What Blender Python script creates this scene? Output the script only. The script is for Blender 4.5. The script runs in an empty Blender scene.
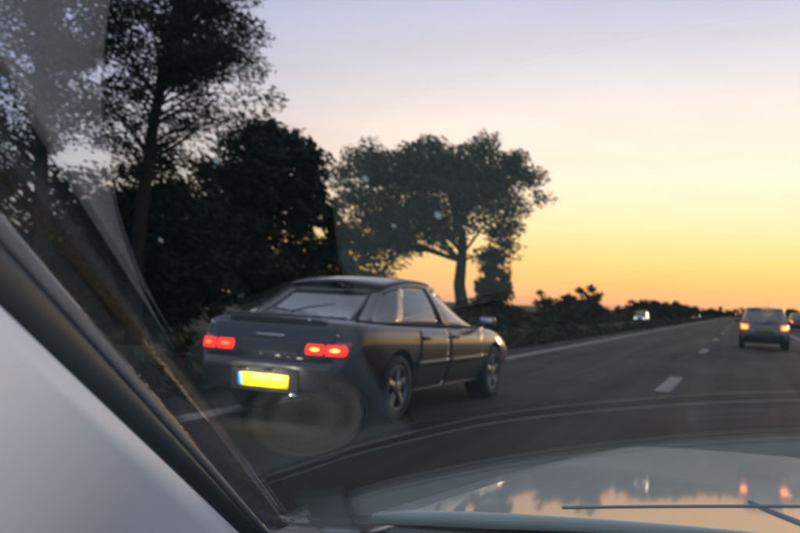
import bpy, bmesh, math, random
import numpy as np
from mathutils import Vector, Matrix
from mathutils.bvhtree import BVHTree
R = math.radians
sc = bpy.context.scene
col = sc.collection

# ------------------------------------------------------------------ camera
EYE = (0.0, 0.0, 1.14)
cam = bpy.data.cameras.new('camera'); camo = bpy.data.objects.new('camera', cam); col.objects.link(camo)
sc.camera = camo
cam.lens = 38.25; cam.sensor_width = 36; cam.clip_start = 0.02; cam.clip_end = 6000
camo.matrix_world = (Matrix.Translation(EYE) @ Matrix.Rotation(R(22), 4, 'Z')
                     @ Matrix.Rotation(R(92.2), 4, 'X') @ Matrix.Rotation(R(2.6), 4, 'Z'))
cam.dof.use_dof = True; cam.dof.focus_distance = 1.15; cam.dof.aperture_fstop = 7.5

# ------------------------------------------------------------------ world: dusk sky
def lin(r, g, b):
    f = lambda c: (c/255)/12.92 if c/255 <= 0.04045 else ((c/255+0.055)/1.055)**2.4
    return (f(r), f(g), f(b), 1)
SUN_AZ, SUN_EL = 10.0, 1.2          # degrees right of the road's heading, above the horizon
w = bpy.data.worlds.new('World'); sc.world = w; w.use_nodes = True
nt = w.node_tree; N = nt.nodes; LK = nt.links
def nd(t, **k):
    n = N.new(t)
    for a, v in k.items(): setattr(n, a, v)
    return n
def mth(op, a, b=None, c=None, clamp=False):
    n = nd('ShaderNodeMath', operation=op, use_clamp=clamp)
    for i, v in enumerate((a, b, c)):
        if v is None: continue
        if isinstance(v, (int, float)): n.inputs[i].default_value = v
        else: LK.new(v, n.inputs[i])
    return n.outputs[0]
tc = nd('ShaderNodeTexCoord'); sp = nd('ShaderNodeSeparateXYZ'); LK.new(tc.outputs['Generated'], sp.inputs[0])
el = mth('DIVIDE', mth('ARCSINE', mth('MAXIMUM', sp.outputs[2], 0.0)), R(60), clamp=True)
def ramp(stops):
    n = nd('ShaderNodeValToRGB'); e = n.color_ramp.elements
    for i, (deg, c) in enumerate(stops):
        p = deg/60
        if i < 2: x = e[i]; x.position = p
        else: x = e.new(p)
        x.color = lin(*c)
    LK.new(el, n.inputs[0]); return n.outputs[0]
near = ramp([(0, (224, 160, 122)), (0.8, (240, 176, 120)), (1.8, (247, 187, 114)), (3.2, (250, 203, 126)), (5.2, (252, 217, 162)), (8, (251, 226, 201)),
             (11.5, (243, 219, 208)), (15, (216, 206, 210)), (20, (184, 182, 206)), (30, (182, 184, 207)), (60, (180, 184, 205))])
away = ramp([(0, (98, 100, 106)), (5, (114, 121, 136)), (12, (126, 144, 178)), (22, (140, 157, 200)), (36, (172, 180, 204)), (60, (180, 184, 205))])
hx = mth('ADD', mth('MULTIPLY', sp.outputs[0], math.sin(R(SUN_AZ))), mth('MULTIPLY', sp.outputs[1], math.cos(R(SUN_AZ))))
hl = mth('SQRT', mth('ADD', mth('ADD', mth('MULTIPLY', sp.outputs[0], sp.outputs[0]), mth('MULTIPLY', sp.outputs[1], sp.outputs[1])), 1e-6))
cosd = mth('DIVIDE', hx, hl)
mr = nd('ShaderNodeMapRange', interpolation_type='SMOOTHSTEP'); LK.new(cosd, mr.inputs[0])
mr.inputs[1].default_value = 0.42; mr.inputs[2].default_value = 0.965
mx = nd('ShaderNodeMix', data_type='RGBA'); LK.new(mr.outputs[0], mx.inputs[0]); LK.new(away, mx.inputs[6]); LK.new(near, mx.inputs[7])
sky = nd('ShaderNodeTexSky', sky_type='NISHITA', sun_disc=False)
sky.sun_elevation = R(SUN_EL); sky.sun_rotation = R(SUN_AZ); sky.ozone_density = 3
# thin uneven high haze, as streaks along the horizon all round the sky
mpg = nd('ShaderNodeMapping'); mpg.inputs['Scale'].default_value = (2.2, 2.2, 16); LK.new(tc.outputs['Generated'], mpg.inputs[0])
hz = nd('ShaderNodeTexNoise'); hz.inputs['Scale'].default_value = 1.6; hz.inputs['Detail'].default_value = 6; hz.inputs['Roughness'].default_value = 0.6; LK.new(mpg.outputs[0], hz.inputs[0])
hm = nd('ShaderNodeMapRange'); LK.new(hz.outputs[0], hm.inputs[0]); hm.inputs[1].default_value = 0.3; hm.inputs[2].default_value = 0.7; hm.inputs[3].default_value = 0.955; hm.inputs[4].default_value = 1.04
hv = nd('ShaderNodeVectorMath', operation='SCALE'); LK.new(mx.outputs[2], hv.inputs[0]); LK.new(hm.outputs[0], hv.inputs['Scale'])
bg1 = N['Background']; bg1.inputs[1].default_value = 0.81; LK.new(hv.outputs[0], bg1.inputs[0])
bg2 = nd('ShaderNodeBackground'); bg2.inputs[1].default_value = 0.006; LK.new(sky.outputs[0], bg2.inputs[0])
ad = nd('ShaderNodeAddShader'); LK.new(bg1.outputs[0], ad.inputs[0]); LK.new(bg2.outputs[0], ad.inputs[1])
LK.new(ad.outputs[0], N['World Output'].inputs[0])

# ------------------------------------------------------------------ sun (on the horizon) and exposure
sl = bpy.data.lights.new('sun', 'SUN'); so = bpy.data.objects.new('sun', sl); col.objects.link(so)
sl.energy = 0.22; sl.angle = R(8); sl.color = (1.0, 0.72, 0.48)
so.rotation_euler = (R(90-SUN_EL-1.5), 0, R(180-SUN_AZ))
sc.view_settings.view_transform = 'Standard'; sc.view_settings.look = 'None'
sc.view_settings.gamma = 1; sc.view_settings.exposure = 0.98
sc.cycles.max_bounces = 6; sc.cycles.transparent_max_bounces = 16; sc.cycles.sample_clamp_indirect = 4
sc.cycles.use_denoising = True

# ------------------------------------------------------------------ materials
MATS = {}
def mat(name, color, rough=0.6, metal=0.0, var=0.25, scale=8.0, bump=0.0, bscale=60.0, coat=0.0, spec=0.5, emit=None, estr=0.0, island=False):
    if name in MATS: return MATS[name]
    m = bpy.data.materials.new(name); m.use_nodes = True; t = m.node_tree; n = t.nodes; l = t.links
    p = n['Principled BSDF']; p.inputs['Roughness'].default_value = rough; p.inputs['Metallic'].default_value = metal
    p.inputs['Coat Weight'].default_value = coat; p.inputs['Coat Roughness'].default_value = 0.04
    p.inputs['Specular IOR Level'].default_value = spec
    c = n.new('ShaderNodeTexCoord'); nz = n.new('ShaderNodeTexNoise'); nz.inputs['Scale'].default_value = scale; nz.inputs['Detail'].default_value = 5
    l.new(c.outputs['Object'], nz.inputs[0])
    r = n.new('ShaderNodeValToRGB'); e = r.color_ramp.elements
    e[0].position = 0.3; e[1].position = 0.7
    e[0].color = tuple(v*(1-var) for v in color[:3])+(1,); e[1].color = tuple(min(1, v*(1+var)) for v in color[:3])+(1,)
    if island:
        g = n.new('ShaderNodeNewGeometry'); a = n.new('ShaderNodeMix'); a.data_type = 'FLOAT'; a.inputs[0].default_value = 0.5
        l.new(nz.outputs[0], a.inputs[2]); l.new(g.outputs['Random Per Island'], a.inputs[3]); l.new(a.outputs[0], r.inputs[0])
    else: l.new(nz.outputs[0], r.inputs[0])
    l.new(r.outputs[0], p.inputs['Base Color'])
    if bump:
        n2 = n.new('ShaderNodeTexNoise'); n2.inputs['Scale'].default_value = bscale; n2.inputs['Detail'].default_value = 6
        l.new(c.outputs['Object'], n2.inputs[0]); b = n.new('ShaderNodeBump'); b.inputs['Strength'].default_value = bump; b.inputs['Distance'].default_value = 0.02
        l.new(n2.outputs[0], b.inputs['Height']); l.new(b.outputs[0], p.inputs['Normal'])
    if emit:
        p.inputs['Emission Color'].default_value = tuple(emit)+(1,); p.inputs['Emission Strength'].default_value = estr
    MATS[name] = m; return m

def glass(name, f0, tint=(1, 1, 1), dust=0.0):
    """clear pane: what lies behind shows through, the rest is mirror reflection after Schlick's law"""
    m = bpy.data.materials.new(name); m.use_nodes = True; t = m.node_tree; n = t.nodes; l = t.links
    n.remove(n['Principled BSDF'])
    g = n.new('ShaderNodeNewGeometry'); d = n.new('ShaderNodeVectorMath'); d.operation = 'DOT_PRODUCT'
    l.new(g.outputs['Incoming'], d.inputs[0]); l.new(g.outputs['Normal'], d.inputs[1])
    def mm(op, a, b):
        k = n.new('ShaderNodeMath'); k.operation = op
        for i, v in enumerate((a, b)):
            if isinstance(v, (int, float)): k.inputs[i].default_value = v
            elif v is not None: l.new(v, k.inputs[i])
        return k.outputs[0]
    c = mm('ABSOLUTE', d.outputs['Value'], None)
    f = mm('ADD', mm('MULTIPLY', mm('POWER', mm('SUBTRACT', 1.0, c), 5.0), 1-f0), f0)
    tr = n.new('ShaderNodeBsdfTransparent'); tr.inputs[0].default_value = tuple(tint)+(1,)
    gl = n.new('ShaderNodeBsdfGlossy'); gl.inputs['Roughness'].default_value = 0.0; gl.inputs[0].default_value = (1, 1, 1, 1)
    x = n.new('ShaderNodeMixShader'); l.new(f, x.inputs[0]); l.new(tr.outputs[0], x.inputs[1]); l.new(gl.outputs[0], x.inputs[2])
    out = x.outputs[0]
    if dust:            # wiped road film: streaks and smears that scatter a little light
        tcn = n.new('ShaderNodeTexCoord'); mp = n.new('ShaderNodeMapping'); mp.inputs['Scale'].default_value = (5, 1.5, 1.5); mp.inputs['Rotation'].default_value = (0, 0, .5); l.new(tcn.outputs['Object'], mp.inputs[0])
        nz = n.new('ShaderNodeTexNoise'); nz.inputs['Scale'].default_value = 3; nz.inputs['Detail'].default_value = 8; nz.inputs['Roughness'].default_value = .7; l.new(mp.outputs[0], nz.inputs[0])
        rg = n.new('ShaderNodeMapRange'); rg.inputs[1].default_value = .42; rg.inputs[2].default_value = .75; rg.inputs[3].default_value = 0; rg.inputs[4].default_value = dust; l.new(nz.outputs[0], rg.inputs[0])
        tl = n.new('ShaderNodeBsdfTranslucent'); tl.inputs[0].default_value = (.7, .75, .7, 1)
        x2 = n.new('ShaderNodeMixShader'); l.new(rg.outputs[0], x2.inputs[0]); l.new(out, x2.inputs[1]); l.new(tl.outputs[0], x2.inputs[2]); out = x2.outputs[0]
    l.new(out, n['Material Output'].inputs[0]); MATS[name] = m; return m

M_ROAD = mat('asphalt', (0.021, 0.0195, 0.017), 0.8, var=0.35, scale=0.5, bump=0.8, bscale=40, spec=0.12)
def road_detail(m):     # wheel tracks, resurfacing patches and aggregate on top of the plain asphalt
    t = m.node_tree; n = t.nodes; l = t.links; p = n['Principled BSDF']; c = n.new('ShaderNodeTexCoord')
    def noise(scale, vec, det=4):
        mp = n.new('ShaderNodeMapping'); mp.inputs['Scale'].default_value = vec; l.new(c.outputs['Object'], mp.inputs[0])
        z = n.new('ShaderNodeTexNoise'); z.inputs['Scale'].default_value = scale; z.inputs['Detail'].default_value = det; z.inputs['Roughness'].default_value = .65; l.new(mp.outputs[0], z.inputs[0]); return z.outputs[0]
    def add(a, b, k):
        q = n.new('ShaderNodeMath'); q.operation = 'MULTIPLY_ADD'; l.new(b, q.inputs[0]); q.inputs[1].default_value = k
        if isinstance(a, float): q.inputs[2].default_value = a
        else: l.new(a, q.inputs[2])
        return q.outputs[0]
    v = add(add(add(0.0, noise(1.6, (1, .03, 1)), .5), noise(.35, (1, 1, 1)), .3), noise(60, (1, 1, 1), 2), .2)
    r = n.new('ShaderNodeValToRGB'); e = r.color_ramp.elements; e[0].position = .34; e[1].position = .66
    e[0].color = (.0125, .0118, .0105, 1); e[1].color = (.030, .028, .0245, 1); l.new(v, r.inputs[0]); l.new(r.outputs[0], p.inputs['Base Color'])
    g = n.new('ShaderNodeMapRange'); g.inputs[1].default_value = .35; g.inputs[2].default_value = .65; g.inputs[3].default_value = .92; g.inputs[4].default_value = .62; l.new(v, g.inputs[0]); l.new(g.outputs[0], p.inputs['Roughness'])
road_detail(M_ROAD)
M_GRASS = mat('dry_grass', (0.055, 0.055, 0.03), 0.95, var=0.45, scale=0.7, bump=1.0, bscale=9, spec=0.1)
M_PAINT = mat('road_paint', (0.15, 0.145, 0.13), 0.85, var=0.5, scale=5)
M_BARK = mat('bark', (0.035, 0.028, 0.02), 0.95, var=0.4, scale=14, bump=0.6, bscale=30, spec=0.1)
M_LEAF = mat('leaf', (0.035, 0.048, 0.022), 0.75, var=0.5, scale=0.8, island=True, spec=0.15)
M_LEAFD = mat('leaf_dark', (0.020, 0.030, 0.016), 0.75, var=0.5, scale=0.8, island=True, spec=0.12)
M_LEAFB = mat('leaf_dry', (0.055, 0.048, 0.026), 0.8, var=0.45, scale=0.5, island=True, spec=0.1)
M_DARKPAINT = mat('midnight_paint', (0.010, 0.011, 0.018), 0.45, metal=0.0, var=0.08, coat=0.85, spec=0.2)
M_SILVER = mat('champagne_paint', (0.17, 0.17, 0.14), 0.35, metal=0.3, var=0.06, coat=1.0)
M_WHITE = mat('white_paint', (0.07, 0.07, 0.068), 0.35, var=0.05, coat=1.0)
M_BLACKP = mat('black_plastic', (0.022, 0.022, 0.024), 0.55, var=0.2, scale=40)
M_MOULD = mat('grey_moulding', (0.05, 0.05, 0.052), 0.4, var=0.15, scale=30)
M_RUBBER = mat('tyre_rubber', (0.018, 0.018, 0.018), 0.85, var=0.3, scale=30)
M_ALLOY = mat('alloy', (0.12, 0.125, 0.13), 0.5, metal=0.6, var=0.1)
M_SEAT = mat('seat_cloth', (0.04, 0.04, 0.045), 0.95, var=0.3, scale=60)
M_CHROME = mat('bright_trim', (0.5, 0.5, 0.5), 0.2, metal=1.0, var=0.05)
M_CGLASS = glass('car_glass', 0.11, (0.62, 0.66, 0.66))
M_TAIL = mat('red_lens', (0.25, 0.01, 0.008), 0.15, var=0.1, coat=1.0)
M_LIT = mat('lit_red_lens', (0.5, 0.02, 0.01), 0.2, var=0.1, emit=(1.0, 0.014, 0.005), estr=1.35)
M_BULB = mat('lit_bulb', (0.8, 0.3, 0.05), 0.3, var=0.05, emit=(1.0, 0.36, 0.05), estr=4.0)
M_AMBER = mat('amber_red_lens', (0.5, 0.05, 0.01), 0.2, var=0.1, emit=(1.0, 0.11, 0.012), estr=2.2)
M_HEAD = mat('lit_headlamp', (0.8, 0.8, 0.75), 0.2, var=0.05, emit=(1.0, 0.95, 0.85), estr=1.0)
M_PLATE = mat('yellow_plate', (0.86, 0.70, 0.006), 0.5, var=0.03)
M_PBLUE = mat('blue_plate_band', (0.02, 0.20, 0.62), 0.5, var=0.05)
M_PWHITE = mat('white_plate', (0.6, 0.6, 0.55), 0.5, var=0.05)

# ------------------------------------------------------------------ mesh helpers
def link(name, me, m=None, parent=None, smooth=True):
    o = bpy.data.objects.new(name, me); col.objects.link(o)
    if m is not None and not me.materials: me.materials.append(m)
    if smooth: me.shade_smooth()
    if parent is not None: o.parent = parent
    return o
def frombm(name, bm, m, parent=None, smooth=True, norm=True):
    me = bpy.data.meshes.new(name)
    if norm: bmesh.ops.recalc_face_normals(bm, faces=bm.faces)
    bm.to_mesh(me); bm.free(); return link(name, me, m, parent, smooth)
def frompy(name, v, f, m, parent=None, smooth=True):
    me = bpy.data.meshes.new(name); me.from_pydata([tuple(p) for p in v], [], f); me.update()
    return link(name, me, m, parent, smooth)
def tag(o, label=None, cat=None, group=None, kind=None):
    if label: o['label'] = label
    if cat: o['category'] = cat
    if group: o['group'] = group
    if kind: o['kind'] = kind
    return o
def empty(name, loc, label, cat, group=None, rz=0):
    o = bpy.data.objects.new(name, None); col.objects.link(o); o.location = loc; o.rotation_euler.z = rz
    o.empty_display_size = 0.2
    return tag(o, label, cat, group)
def box(bm, c, s, rot=None):
    r = bmesh.ops.create_cube(bm, size=1.0); mt = Matrix.Translation(c)
    if rot is not None: mt = mt @ rot
    bmesh.ops.transform(bm, matrix=mt @ Matrix.Diagonal((*s, 1)), verts=r['verts']); return r['verts']
def bbox(name, c, s, m, parent, bev=0.01, seg=2, rot=None):
    bm = bmesh.new(); box(bm, c, s, rot)
    if bev: bmesh.ops.bevel(bm, geom=bm.edges[:], offset=bev, segments=seg, profile=0.6, affect='EDGES')
    return frombm(name, bm, m, parent)
def tube(bm, pts, rad, n=8, cap=True):
    pts = [Vector(p) for p in pts]; rings = []
    up = Vector((0.13, 0.31, 0.94))
    for i, p in enumerate(pts):
        d = (pts[min(i+1, len(pts)-1)]-pts[max(i-1, 0)]).normalized()
        a = d.cross(up)
        if a.length < 1e-3: a = d.cross(Vector((1, 0, 0)))
        a.normalize(); b = d.cross(a)
        r = rad[i] if isinstance(rad, (list, tuple)) else rad
        rings.append([bm.verts.new(p+a*r*math.cos(2*math.pi*k/n)+b*r*math.sin(2*math.pi*k/n)) for k in range(n)])
    for i in range(len(rings)-1):
        for k in range(n):
            bm.faces.new((rings[i][k], rings[i][(k+1) % n], rings[i+1][(k+1) % n], rings[i+1][k]))
    if cap: bm.faces.new(rings[0][::-1]); bm.faces.new(rings[-1])
def grid_obj(name, fn, nu, nv, m, parent=None, thick=0.0, kind=None):
    """a patch given by fn(u, v), with real thickness"""
    v = [fn(i/nu, j/nv) for j in range(nv+1) for i in range(nu+1)]
    f = [(j*(nu+1)+i, j*(nu+1)+i+1, (j+1)*(nu+1)+i+1, (j+1)*(nu+1)+i) for j in range(nv) for i in range(nu)]
    bm = bmesh.new(); bv = [bm.verts.new(p) for p in v]
    for q in f: bm.faces.new([bv[k] for k in q])
    if thick:
        bm.normal_update(); bmesh.ops.solidify(bm, geom=bm.faces[:], thickness=thick)
    return frombm(name, bm, m, parent)
def interp(tab, x):
    return float(np.interp(x, [a for a, _ in tab], [b for _, b in tab]))
def evaluated(o):
    dg = bpy.context.evaluated_depsgraph_get(); dg.update()
    return bpy.data.meshes.new_from_object(o.evaluated_get(dg))

# ------------------------------------------------------------------ the setting: ground, roads, markings
def sheet(name, x0, x1, y0, y1, z, m, nx=1, ny=1, zf=None):
    o = grid_obj(name, lambda u, v: (x0+(x1-x0)*u, y0+(y1-y0)*v, zf(x0+(x1-x0)*u, y0+(y1-y0)*v) if zf else z), nx, ny, m)
    return tag(o, kind='structure')
def ground_z(x, y):
    return interp([(-3000, -0.6), (-60, -0.55), (-18, -0.5), (-13.5, -0.45), (-7.0, -0.45), (-5.6, -0.06), (7.0, -0.06), (12, -0.5), (3000, -0.6)], x)
xs = sorted(set([-3000, -400, -60, -18, -13.5, -11, -7.0, -6.4, -5.6, 7.0, 9, 12, 60, 400, 3000])); ys = [-60, -10, 0, 20, 60, 150, 400, 1200, 3000]
vv = [(x, y, ground_z(x, y)) for y in ys for x in xs]; nx = len(xs)
ff = [(j*nx+i, j*nx+i+1, (j+1)*nx+i+1, (j+1)*nx+i) for j in range(len(ys)-1) for i in range(nx-1)]
tag(frompy('ground', vv, ff, M_GRASS, smooth=False), kind='structure')
road = sheet('road', -5.5, 6.2, -40, 900, 0.0, M_ROAD)
opp = sheet('opposite_road', -13.0, -7.2, -40, 900, -0.42, M_ROAD)
def marking(name, x, y0, y1, wd, z=0.005, parent=road):
    # slightly ragged thermoplastic stripe, 4 mm thick
    bm = bmesh.new(); n = max(2, min(60, int((y1-y0)/0.5))); rnd = random.Random(int(y0*10)+7); L = []; Q = []
    for i in range(n+1):
        y = y0+(y1-y0)*i/n
        L.append(bm.verts.new((x-wd/2+rnd.uniform(-.008, .008), y, z))); Q.append(bm.verts.new((x+wd/2+rnd.uniform(-.008, .008), y, z)))
    for i in range(n): bm.faces.new((L[i], Q[i], Q[i+1], L[i+1]))
    return frombm(name, bm, M_PAINT, parent, smooth=False)
marking('left_edge_line', -4.55, -30, 700, 0.24)
marking('right_edge_line', 2.75, -30, 700, 0.22)
for k in range(-1, 26): marking('lane_dash', -1.02, 12.6+13*k, 15.6+13*k, 0.22)
for k in range(0, 30): marking('lane_dash', -10.1, 5+13*k, 8+13*k, 0.16, -0.414, opp)

# ------------------------------------------------------------------ vegetation
def leaves(name, clumps, n_per, size, m, parent, rnd, bias=(0.72, 0.30, -0.42), aspect=0.34):
    c = np.array([k[:3] for k in clumps]); r = np.array([k[3] for k in clumps])
    tot = len(clumps)*n_per
    g = np.random.default_rng(rnd.randrange(1 << 30))
    d = g.normal(size=(tot, 3)); d /= np.linalg.norm(d, axis=1)[:, None]
    rad = g.random(tot)**0.45
    idx = np.repeat(np.arange(len(clumps)), n_per)
    pos = c[idx]+d*(rad*r[idx])[:, None]*np.array([1.0, 1.0, 0.72])
    L = np.array(bias)+g.normal(size=(tot, 3))*0.42; L /= np.linalg.norm(L, axis=1)[:, None]
    W = np.cross(L, g.normal(size=(tot, 3))); W /= np.linalg.norm(W, axis=1)[:, None]
    s = size*(0.55+0.9*g.random(tot)); a = L*s[:, None]*0.5; b = W*(s*aspect)[:, None]*0.5
    nrm = np.cross(L, W)*(s*0.10)[:, None]
    v = np.stack([pos-a, pos+b+nrm-a*0.1, pos+a, pos-b+nrm-a*0.1], 1).reshape(-1, 3)
    me = bpy.data.meshes.new(name); me.vertices.add(tot*4); me.vertices.foreach_set('co', v.astype(np.float32).ravel())
    me.loops.add(tot*4); me.loops.foreach_set('vertex_index', np.arange(tot*4, dtype=np.int32))
    me.polygons.add(tot); me.polygons.foreach_set('loop_start', np.arange(0, tot*4, 4, dtype=np.int32))
    me.update(); me.validate()
    return link(name, me, m, parent, smooth=False)
def tree(name, label, base, lobes, trunk_pts, trunk_r, seed, n_clump=120, n_leaf=60, size=0.3, clump_r=(0.5, 0.95), m=None, cat='tree', group=None, limbs=40, hollow=0.35, limb_r=0.10, fork=1):
    """lobes: (x, y, z, rx, ry, rz) in world metres; the crown is clumps of leaves on limbs"""
    rnd = random.Random(seed); m = m or M_LEAF
    root = empty(name, base, label, cat, group)
    b = Vector(base)
    vol = [(l[3]*l[4]*l[5])**0.8 for l in lobes]; cl = []
    for _ in range(n_clump):
        l = rnd.choices(lobes, vol)[0]
        while True:
            p = Vector((rnd.uniform(-1, 1), rnd.uniform(-1, 1), rnd.uniform(-1, 1)))
            if hollow < p.length < 1: break
        cl.append((l[0]+p.x*l[3]-b.x, l[1]+p.y*l[4]-b.y, l[2]+p.z*l[5]-b.z, rnd.uniform(*clump_r)))
    bm = bmesh.new(); tp = [Vector(p)-b for p in trunk_pts]
    tube(bm, tp, [trunk_r*(1-0.62*i/(len(tp)-1)) for i in range(len(tp))], 10)
    frombm('trunk', bm, M_BARK, root)
    bm = bmesh.new()
    for k in cl[:limbs]:
        e = Vector(k[:3]); cand = [p for p in tp[1:] if p.z < e.z+0.3] or [tp[-1]]
        zs = min(max(e.z-math.hypot(e.x-tp[-1].x, e.y-tp[-1].y)*rnd.uniform(.45, .9), tp[fork].z), tp[-1].z-.05); s = tp[-1]
        for qa, qb in zip(tp[1:-1], tp[2:]):
            if qa.z <= zs <= qb.z: s = qa.lerp(qb, (zs-qa.z)/max(1e-4, qb.z-qa.z))
        mid = s.lerp(e, 0.5)+Vector((rnd.uniform(-.3, .3), rnd.uniform(-.3, .3), (e-s).length*0.10))
        q1 = s.lerp(mid, 0.5)+Vector((rnd.uniform(-.12, .12), rnd.uniform(-.12, .12), 0.03))
        tube(bm, [s, q1, mid, mid.lerp(e, 0.55)+Vector((rnd.uniform(-.1, .1), 0, rnd.uniform(-.05, .1))), e], [limb_r, limb_r*.8, limb_r*.55, limb_r*.38, limb_r*.2], 5, cap=False)
    frombm('limbs', bm, M_BARK, root, norm=False)
    leaves('crown', cl, n_leaf, size, m, root, rnd)
    return root
def bush(name, label, x, y, z0, rx, ry, h, seed, n_clump=40, n_leaf=45, size=0.25, m=None, cat='bush', group=None, clump_r=(0.3, 0.6)):
    lob = [(x, y, z0+h*0.55, rx, ry, h*0.46), (x-rx*.35, y, z0+h*0.35, rx*.6, ry*.8, h*.35), (x+rx*.4, y, z0+h*0.4, rx*.55, ry*.8, h*.38)]
    return tree(name, label, (x, y, z0), lob, [(x, y, z0-.1), (x+.05, y, z0+h*.3), (x-.05, y, z0+h*.6)], 0.05+h*0.02, seed, n_clump, n_leaf, size, clump_r, m, cat, group, limbs=12, hollow=0.2, limb_r=0.03)

tree('tree', 'broad spreading tree on a forked trunk, silhouetted beyond the dark sedan', (-14.6, 45.9, -0.5),
     [(-15.98, 45.1, 6.83, 4.5, 3.6, 2.5), (-19.5, 43.9, 6.4, 2.9, 2.9, 3.1), (-20.3, 43.6, 3.5, 2.1, 2.1, 1.8), (-12.6, 46.4, 7.3, 2.2, 2.2, 2.5),
      (-13.0, 46.4, 4.5, 1.3, 1.3, 1.6), (-19.2, 43.8, 8.9, 1.9, 1.9, 1.35), (-13.5, 46.0, 9.2, 1.8, 1.8, 1.2), (-17.0, 44.8, 4.8, 2.5, 2.5, 1.1), (-16.4, 45.0, 8.7, 2.3, 2.0, 1.5)],
     [(-14.6, 45.9, -0.6), (-14.7, 45.9, 1.2), (-14.85, 45.8, 2.1), (-14.75, 45.75, 3.4), (-14.7, 45.7, 4.6), (-15.2, 45.4, 6.2), (-15.6, 45.2, 7.8)], 0.42, 11,
     n_clump=300, n_leaf=125, size=0.28, clump_r=(0.6, 1.15), limbs=30, limb_r=0.10, fork=3)
tree('tree', 'dense dark rounded tree left of the broad spreading tree, over the sedan boot', (-15.9, 25.9, -0.5),
     [(-15.82, 25.9, 4.8, 2.2, 2.2, 2.4), (-14.6, 26.4, 5.5, 1.3, 1.3, 1.5), (-17.3, 25.3, 3.9, 1.6, 1.6, 2.1), (-16.1, 25.8, 2.2, 2.8, 2.4, 1.6), (-14.2, 26.6, 3.1, 1.2, 1.2, 1.8)],
     [(-15.9, 25.9, -0.6), (-15.8, 25.9, 1.5), (-15.9, 25.8, 3.0), (-15.7, 25.9, 4.6), (-15.8, 25.9, 6.2)], 0.30, 12,
     n_clump=230, n_leaf=85, size=0.30, clump_r=(0.45, 0.8), m=M_LEAFD, limbs=40, hollow=0.1)
tree('tree', 'tall airy tree with open feathery crown, top cut by the picture', (-15.8, 19.4, -0.5),
     [(-15.3, 19.4, 8.1, 2.1, 2.0, 1.7), (-14.0, 19.9, 8.2, 1.4, 1.4, 1.5), (-13.4, 20.2, 6.7, 1.2, 1.0, 0.9), (-15.6, 19.4, 5.8, 1.8, 1.5, 1.6), (-14.7, 19.6, 10.4, 2.3, 2.0, 1.4)],
     [(-15.8, 19.4, -0.6), (-15.85, 19.4, 2.0), (-15.7, 19.4, 4.0), (-15.5, 19.4, 6.0), (-15.2, 19.5, 8.0), (-15.0, 19.6, 10.0)], 0.24, 13,
     n_clump=190, n_leaf=130, size=0.155, clump_r=(0.4, 0.85), m=M_LEAFD, limbs=90, limb_r=0.05)
tree('tree', 'leftmost tall airy tree, its crown reaching past the corner of the picture', (-16.8, 16.9, -0.5),
     [(-17.1, 16.6, 7.4, 1.9, 1.8, 1.5), (-16.0, 17.0, 8.0, 1.3, 1.3, 1.5), (-16.5, 16.9, 5.4, 1.3, 1.1, 1.1), (-18.9, 15.9, 5.2, 1.7, 1.5, 2.2), (-17.8, 16.2, 9.7, 2.3, 2.0, 1.3)],
     [(-16.8, 16.9, -0.6), (-16.8, 16.9, 2.0), (-16.9, 16.8, 4.0), (-17.0, 16.7, 6.0), (-17.1, 16.6, 8.0), (-17.3, 16.5, 9.6)], 0.22, 14,
     n_clump=190, n_leaf=130, size=0.155, clump_r=(0.4, 0.85), m=M_LEAFD, limbs=90, limb_r=0.05)
bush('bush', 'dark thicket under the leftmost tall tree, beside the windscreen pillar', -19.2, 20.2, -0.5, 3.2, 1.8, 5.7, 21, 180, 80, 0.26, M_LEAFD, clump_r=(0.4, 0.7))
bush('bush', 'dark thicket between the tall airy trees and the left tail lamp', -16.6, 21.3, -0.5, 2.7, 1.7, 5.5, 22, 170, 80, 0.26, M_LEAFD, clump_r=(0.4, 0.7))
bush('bush', 'dark thicket behind the rear window of the dark sedan', -17.6, 34.0, -0.5, 3.2, 2.2, 3.6, 23, 80, 70, 0.34, M_LEAFD, clump_r=(0.5, 0.9))
bush('bush', 'dark thicket low behind the thicket and dense tree at far left', -22.5, 27.0, -0.5, 4.5, 2.2, 5.2, 24, 130, 70, 0.34, M_LEAFD, clump_r=(0.5, 0.9))
bush('ivy_clad_stump', 'dark upright ivy-clad stump right of the forked trunk', -14.75, 52.3, -0.5, 1.15, 1.1, 4.9, 25, 60, 70, 0.36, M_LEAFD, cat='stump', clump_r=(0.4, 0.65))
lone = [(-13.9, 66.0, 1.0, 3.1, 'first small bush right of the ivy-clad stump on the skyline'), (-13.3, 68.5, 0.7, 2.7, 'second small bush right of the ivy-clad stump, lower than its neighbours'),
        (-13.2, 76.0, 1.2, 3.2, 'feathery small tree in the middle of the skyline row'), (-12.6, 78.0, 0.9, 3.7, 'tallest feathery small tree at the right end of the skyline row')]
for i, (x, y, r, h, lab) in enumerate(lone):
    bush('bush', lab, x, y, -0.5, r, r*.8, h, 40+i, 34, 40, 0.36, M_LEAFB, group='small bushes on the skyline left of the road', clump_r=(0.3, 0.55))
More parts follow.
